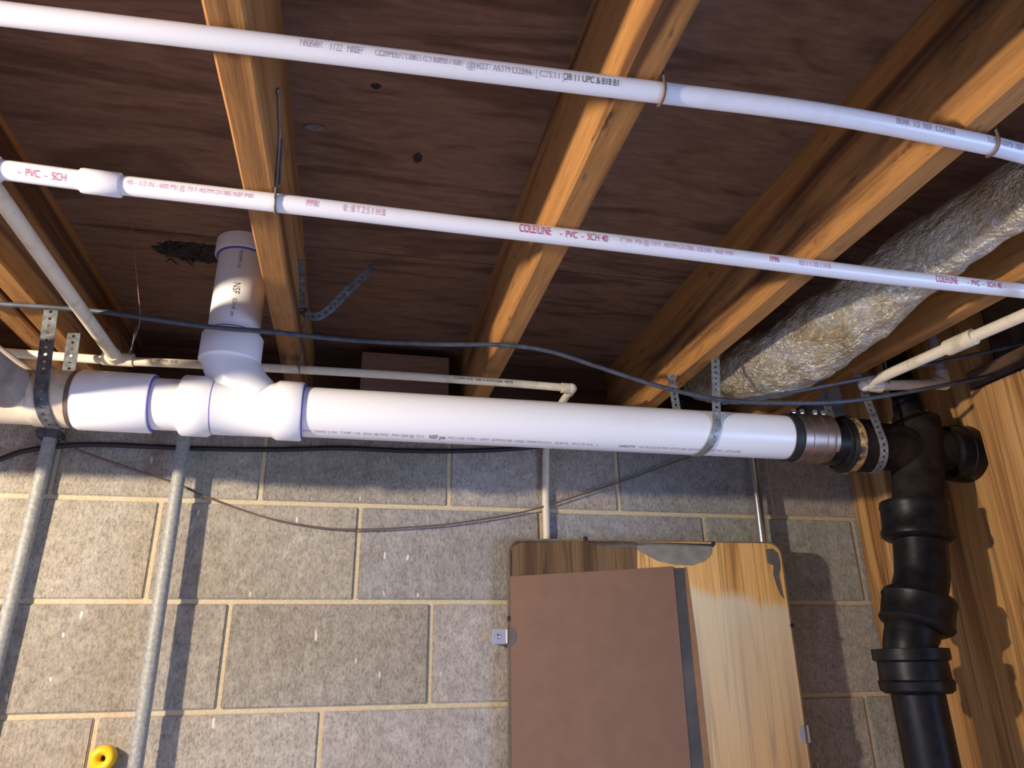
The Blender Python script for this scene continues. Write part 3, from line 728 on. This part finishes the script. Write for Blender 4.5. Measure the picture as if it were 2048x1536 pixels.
# hooks and wires
def hook(label, x, cy, cz, r, zt_, mat='wire', wr_=.0016, xt=None):
    rr = r + wr_; xt = x if xt is None else xt
    pts = [Vector((xt, cy - rr * .9, zt_)), Vector((x, cy - rr, cz + r * .5))]
    for k in range(9):
        a_ = math.pi + math.pi * .72 * k / 8
        pts.append(Vector((x, cy + rr * math.cos(a_), cz + rr * math.sin(a_))))
    o = MB().tube(spline(pts, 4), wr_, 10).build('wire_hook', mat); tag(o, label, 'hook', 'wire pipe hooks'); return o
q = min(S1, key=lambda v_: abs(v_.x - .2805)); hook('rusty hook cradling the topmost pipe at the streaked joist', .2805, q.y, zp, r1, .60, xt=.2815)
q = min(S1, key=lambda v_: abs(v_.x - .688)); hook('rusty hook cradling the topmost pipe at the stained joist', .688, q.y, zp, r1, .62, xt=.6885)
q = at(547, 405, 2, zq)
HW = thing('wire_hanger', (XJ1 + .004, q.y, zq), 'doubled wire hanger against the narrow joist holding the crimson printed pipe', 'hanger')
t1 = at(556, 182, 0, XJ1 + .003); t2 = at(565, 278, 0, XJ1 + .003)
pts = [t1 + Vector((.0, 0, -.004)), t1, Vector((XJ1 + .0035, t1.y * .45 + q.y * .55, (t1.z + .60) / 2)), Vector((XJ1 + .003, q.y - .014, .575))]
for k in range(9):
    a_ = math.pi + math.pi * .95 * k / 8
    pts.append(Vector((XJ1 + .001 + .003, q.y + .0135 * math.cos(a_), zq + .0135 * math.sin(a_))))
MB().tube(spline(pts, 4), .0016, 10).build('wire', 'wire_grey', HW)
MB().tube([t2, Vector((XJ1 + .004, q.y * .6 + t2.y * .4, .60)), Vector((XJ1 + .006, q.y - .002, .572))], .0016, 10).build('wire', 'wire_grey', HW)
q = at(600, 737, 1, yb); hook('dark hook holding the thin cream pipe beside the narrow joist', q.x, yb, q.z, .0083, .64, 'wire_grey', .0014)
hook('short hook on the thin cream pipe near the slanting pipe tee', at(262, 722, 1, yb).x, yb, zb, .0083, .60, 'wire_grey', .0012)
q = at(1770, 765, 1, yy); hook('thin dark hook round the short cross pipe above the black stack', q.x, yy, q.z, .0103, .60, 'wire_grey', .0014)
# cobweb thread
cw = [at(u, v, 1, -.42) for u, v in ((262, 435), (270, 520), (277, 590), (280, 640), (268, 680), (258, 706))]
tag(MB().tube(spline(cw, 4), .0006, 6).build('cobweb', 'web'), 'dusty cobweb thread hanging between the plywood and the cream pipe tee', 'cobweb')

# ------------------------------------------------------------------ foil duct
dpts = [((2330, 225), 52), ((2048, 398), 58), ((1955, 455), 58), ((1870, 512), 60), ((1790, 572), 62), ((1715, 632), 66), ((1640, 690), 66), ((1560, 732), 62), ((1490, 752), 56), ((1430, 752), 48), ((1395, 748), 40)]
cen = []; rad = []
for (u, v), px in dpts:
    px *= 1.13; u -= 6 if u > 1450 else 0; v -= 10 if u > 1450 else 0
    x_ = .905 if u > 1850 else max(.835, .905 - (1850 - u) * .00028)
    q = at(u, v, 0, x_); d_ = -(RM.transposed() @ (q - CAM)).z
    cen.append(q); rad.append(px * d_ / FPX)
cs = spline(cen, 14); rs = []
for i in range(len(cs)):
    f = i / 14; k = min(int(f), len(rad) - 2); rs.append(rad[k] + (rad[k + 1] - rad[k]) * (f - k))
mb = MB(); mb.tube(cs, rs, 96)
for v_ in mb.bm.verts:
    i = min(range(0, len(cs)), key=lambda j: (cs[j] - v_.co).length_squared)
    d_ = (v_.co - cs[i])
    if d_.length > 1e-6:
        p_ = v_.co
        f = 1 + .10 * noise.noise(p_ * 11) + .07 * noise.noise(p_ * 34) + .05 * noise.noise(Vector((p_.x * 70, p_.y * 22, p_.z * 70))) - .07 * max(0, math.sin(p_.y * 38 + 2 * noise.noise(p_ * 9)) - .6)
        v_.co = cs[i] + d_ * f
for v_ in mb.bm.verts:
    v_.co.z = min(v_.co.z, ZC - .004)
    for cy_ in (-.776, -1.056):
        f = max(0, 1 - abs(v_.co.y - cy_) / .06)
        if f > .4: v_.co.z = max(v_.co.z, ZJ + .0015)
for f in mb.bm.faces: f.smooth = True
tag(mb.build('foil_duct', 'foil', sharp=False), 'crumpled silver foil insulated duct between the two right joists', 'duct')

# ------------------------------------------------------------------ mirror on the wall, its reflection put in as flat coloured boards
YM = 0.0
xl_, zt_ = mloc(1015, 1120)[0], mloc(1200, 1079)[1]; xr_ = mloc(1567, 1130)[0]; zb_ = -.50
def rrect(x0, x1, z0, z1, r, n=8):
    o = []
    for cx, cz, a_ in ((x1 - r, z1 - r, 0), (x0 + r, z1 - r, 90), (x0 + r, z0 + r, 180), (x1 - r, z0 + r, 270)):
        for k in range(n + 1):
            q = math.radians(a_ + 90 * k / n); o.append((cx + r * math.cos(q), cz + r * math.sin(q)))
    return o
MR = thing('wall_mirror', (0, 0, 0), 'large rounded corner mirror held by clips, its reflection made of flat brown and tan boards', 'mirror')
MB().prism(rrect(xl_ + .002, xr_ - .002, zb_ + .002, zt_ - .002, .030), 1, YM, YM + .005).build('reflection_plank_face', 'mir_planks', MR)
def face(name, uv, mat, y0, y1):
    pts = [mloc(u, v) for u, v in uv]
    return MB().prism(pts, 1, y0, y1).build(name, mat, MR)
tag(face('reflection_upper_plank', [(1020, 1090), (1030, 1082), (1060, 1080), (1274, 1084), (1274, 1142), (1020, 1156)], 'mir_dark', YM - .0006, YM + .001), 'flat board standing in for the reflected dark brown upper planks')
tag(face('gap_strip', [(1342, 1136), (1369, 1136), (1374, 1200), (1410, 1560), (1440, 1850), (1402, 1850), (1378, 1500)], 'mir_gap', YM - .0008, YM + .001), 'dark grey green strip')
tag(face('reflection_plank_edge', [(1369, 1134), (1373, 1134), (1393, 1280), (1423, 1560), (1452, 1850), (1440, 1850), (1410, 1560), (1374, 1200)], 'mir_edge', YM - .0010, YM + .001), 'flat strip standing in for the reflected orange plank edge')
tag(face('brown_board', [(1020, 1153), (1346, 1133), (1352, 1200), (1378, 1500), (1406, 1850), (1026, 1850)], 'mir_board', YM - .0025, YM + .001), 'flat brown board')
fr = MB(); o1 = rrect(xl_, xr_, zb_, zt_, .032); o2 = rrect(xl_ + .0035, xr_ - .0035, zb_ + .0035, zt_ - .0035, .029)
bm = fr.bm; n = len(o1)
A = [bm.verts.new((x, YM - .001, z)) for x, z in o1]; B1 = [bm.verts.new((x, YM - .001, z)) for x, z in o2]
C1 = [bm.verts.new((x, YM + .009, z)) for x, z in o1]; D1 = [bm.verts.new((x, YM + .009, z)) for x, z in o2]
for i in range(n):
    j = (i + 1) % n
    bm.faces.new((A[i], A[j], B1[j], B1[i])); bm.faces.new((A[i], C1[i], C1[j], A[j])); bm.faces.new((C1[i], D1[i], D1[j], C1[j])); bm.faces.new((B1[i], B1[j], D1[j], D1[i]))
fr.build('mirror_edge', 'frame', MR)
MB().prism(rrect(xl_ + .004, xr_ - .004, zb_ + .004, zt_ - .004, .028), 1, YM + .0055, YM + .016).build('backing_board', 'rim', MR)
for z in (.15, -.35):
    MB().prism([(xl_ + .05, YM + .016), (xr_ - .06, YM + .016), (xr_ - .06, .083), (xl_ + .05, .030)], 2, z - .02, z + .02).build('mounting_batten', 'rim', MR)
def mpatch(name, uv, mat, jag=0):
    pts = [Vector((mloc(u, v)[0], 0, mloc(u, v)[1])) for u, v in uv]
    o = MB().prism([(q.x, q.z) for q in pts], 1, YM - .0006, YM + .0005).build(name, mat, MR); return o
mpatch('tarnish_patch', [(1180, 1082), (1280, 1084), (1425, 1092), (1424, 1108), (1410, 1122), (1385, 1131), (1350, 1130), (1315, 1122), (1282, 1104), (1262, 1094), (1215, 1093), (1185, 1090)], 'tarnish_pale')
mpatch('tarnish_patch', [(1531, 1099), (1545, 1097), (1556, 1106), (1560, 1122), (1561, 1138), (1558, 1150), (1564, 1180), (1568, 1198), (1560, 1188), (1552, 1168), (1546, 1148), (1547, 1131), (1535, 1126)], 'tarnish')
mpatch('edge_stain', [(1018, 1090), (1040, 1079), (1117, 1081), (1117, 1086), (1040, 1086), (1026, 1094)], 'tarnish_pale')
mpatch('edge_stain', [(1172, 1079), (1250, 1083), (1360, 1086), (1428, 1088), (1428, 1094), (1300, 1091), (1230, 1090), (1178, 1085)], 'spot')
mpatch('edge_stain', [(1018, 1100), (1024, 1100), (1025, 1160), (1026, 1240), (1023, 1400), (1026, 1536), (1020, 1536), (1018, 1300)], 'tarnish')
for u, v, r in ((1019, 1237, .006), (1584, 1251, .0052), (1171, 1078, .006), (1426, 1087, .005)):
    q = Vector((mloc(u, v)[0], 0, mloc(u, v)[1]))
    MB().lathe((q.x, YM - .0025, q.z), (0, 1, 0), [(0, r * .5), (.0008, r * .9), (.002, r)], 16).build('black_spot', 'spot', MR)
MR.location = MP; MR.rotation_euler = (0, MT, -MA)
def clip(label, u, v, side):
    x_, z_ = mloc(u, v)
    T = thing('mirror_clip', (0, 0, 0), label, 'clip', 'clear plastic mirror clips')
    if side < 0:
        MB().box((x_ - .016, YM + .002, z_ - .015), (xl_ - .001, YM + .007, z_ + .015), .002).build('clip_plate', 'clear', T)
        MB().box((xl_ - .0035, YM - .004, z_ - .014), (xl_ - .0005, YM + .009, z_ + .014), .001).build('clip_lip', 'pvc', T)
        MB().lathe((x_ - .003, YM - .001, z_), (0, 1, 0), [(0, .002), (.0008, .0045), (.003, .005), (.026, .003)], 16).build('screw', 'conduit_shiny', T)
        MB().box((x_ - .014, YM + .007, z_ - .013), (xl_ - .004, .026, z_ + .013), .002).build('spacer', 'clear', T)
        cx = xl_ + .004
    else: cx = xr_ - .006
    ol = [(cx + (.014 if side < 0 else -.012) * math.sin(math.pi * k / 12), z_ + .018 * math.cos(math.pi * k / 12)) for k in range(13)]
    MB().prism(ol, 1, YM - .0035, YM - .0012).build('clip_tab', 'tarnish' if side < 0 else 'clear', T)
    if side > 0: MB().box((xr_ + .0006, YM - .0035, z_ - .017), (xr_ + .0046, .080, z_ + .017), .001).build('clip_side', 'clear', T)
    T.location = MP; T.rotation_euler = (0, MT, -MA)
clip('clear plastic clip with a silver screw on the left edge of the mirror', 999, 1273, -1)
clip('clear rounded plastic clip low on the right edge of the mirror', 1612, 1468, 1)

# ------------------------------------------------------------------ small things on the wall
q = at(203, 1518, 1, -.035)
YT = thing('yellow_ring', (q.x, 0, q.z), 'bright yellow round plastic knob with a dark hole fixed to the blocks', 'knob')
prof = [(0, .0045), (-.002, .008)]
pr = []
for k in range(13):
    a_ = math.pi * (k / 12)
    pr.append((-.040 + .012 - .012 * math.sin(a_) , .0135 - .0085 * math.cos(a_)))
pr = [(-.016, .0052)] + pr + [(-.012, .021), (-.004, .018)]
MB().lathe((q.x, 0, q.z), (0, 1, 0), pr, 36, False).build('ring_body', 'yellow', YT)
MB().lathe((q.x, -.017, q.z), (0, 1, 0), [(0, .0052), (.016, .0052)], 20).build('bolt', 'spot', YT)
EB = thing('added_shadow_box', (-.72, 0, -.30), 'added unseen grey steel box left of the first conduit, there for its shadow', 'box')  # out-of-view box added for the shadow it casts at the lower left
MB().box((-.80, -.10, -.42), (-.672, -.004, -.045), .006).build('added_box_body', 'box', EB)
MB().box((-.805, -.105, -.425), (-.667, -.1005, -.040), .001).build('added_box_cover', 'box', EB)
for x, z in ((-.79, -.055), (-.682, -.41)):
    MB().lathe((x, -.1052, z), (0, -1, 0), [(0, .004), (.002, .003)], 12).build('added_box_screw', 'conduit_shiny', EB)
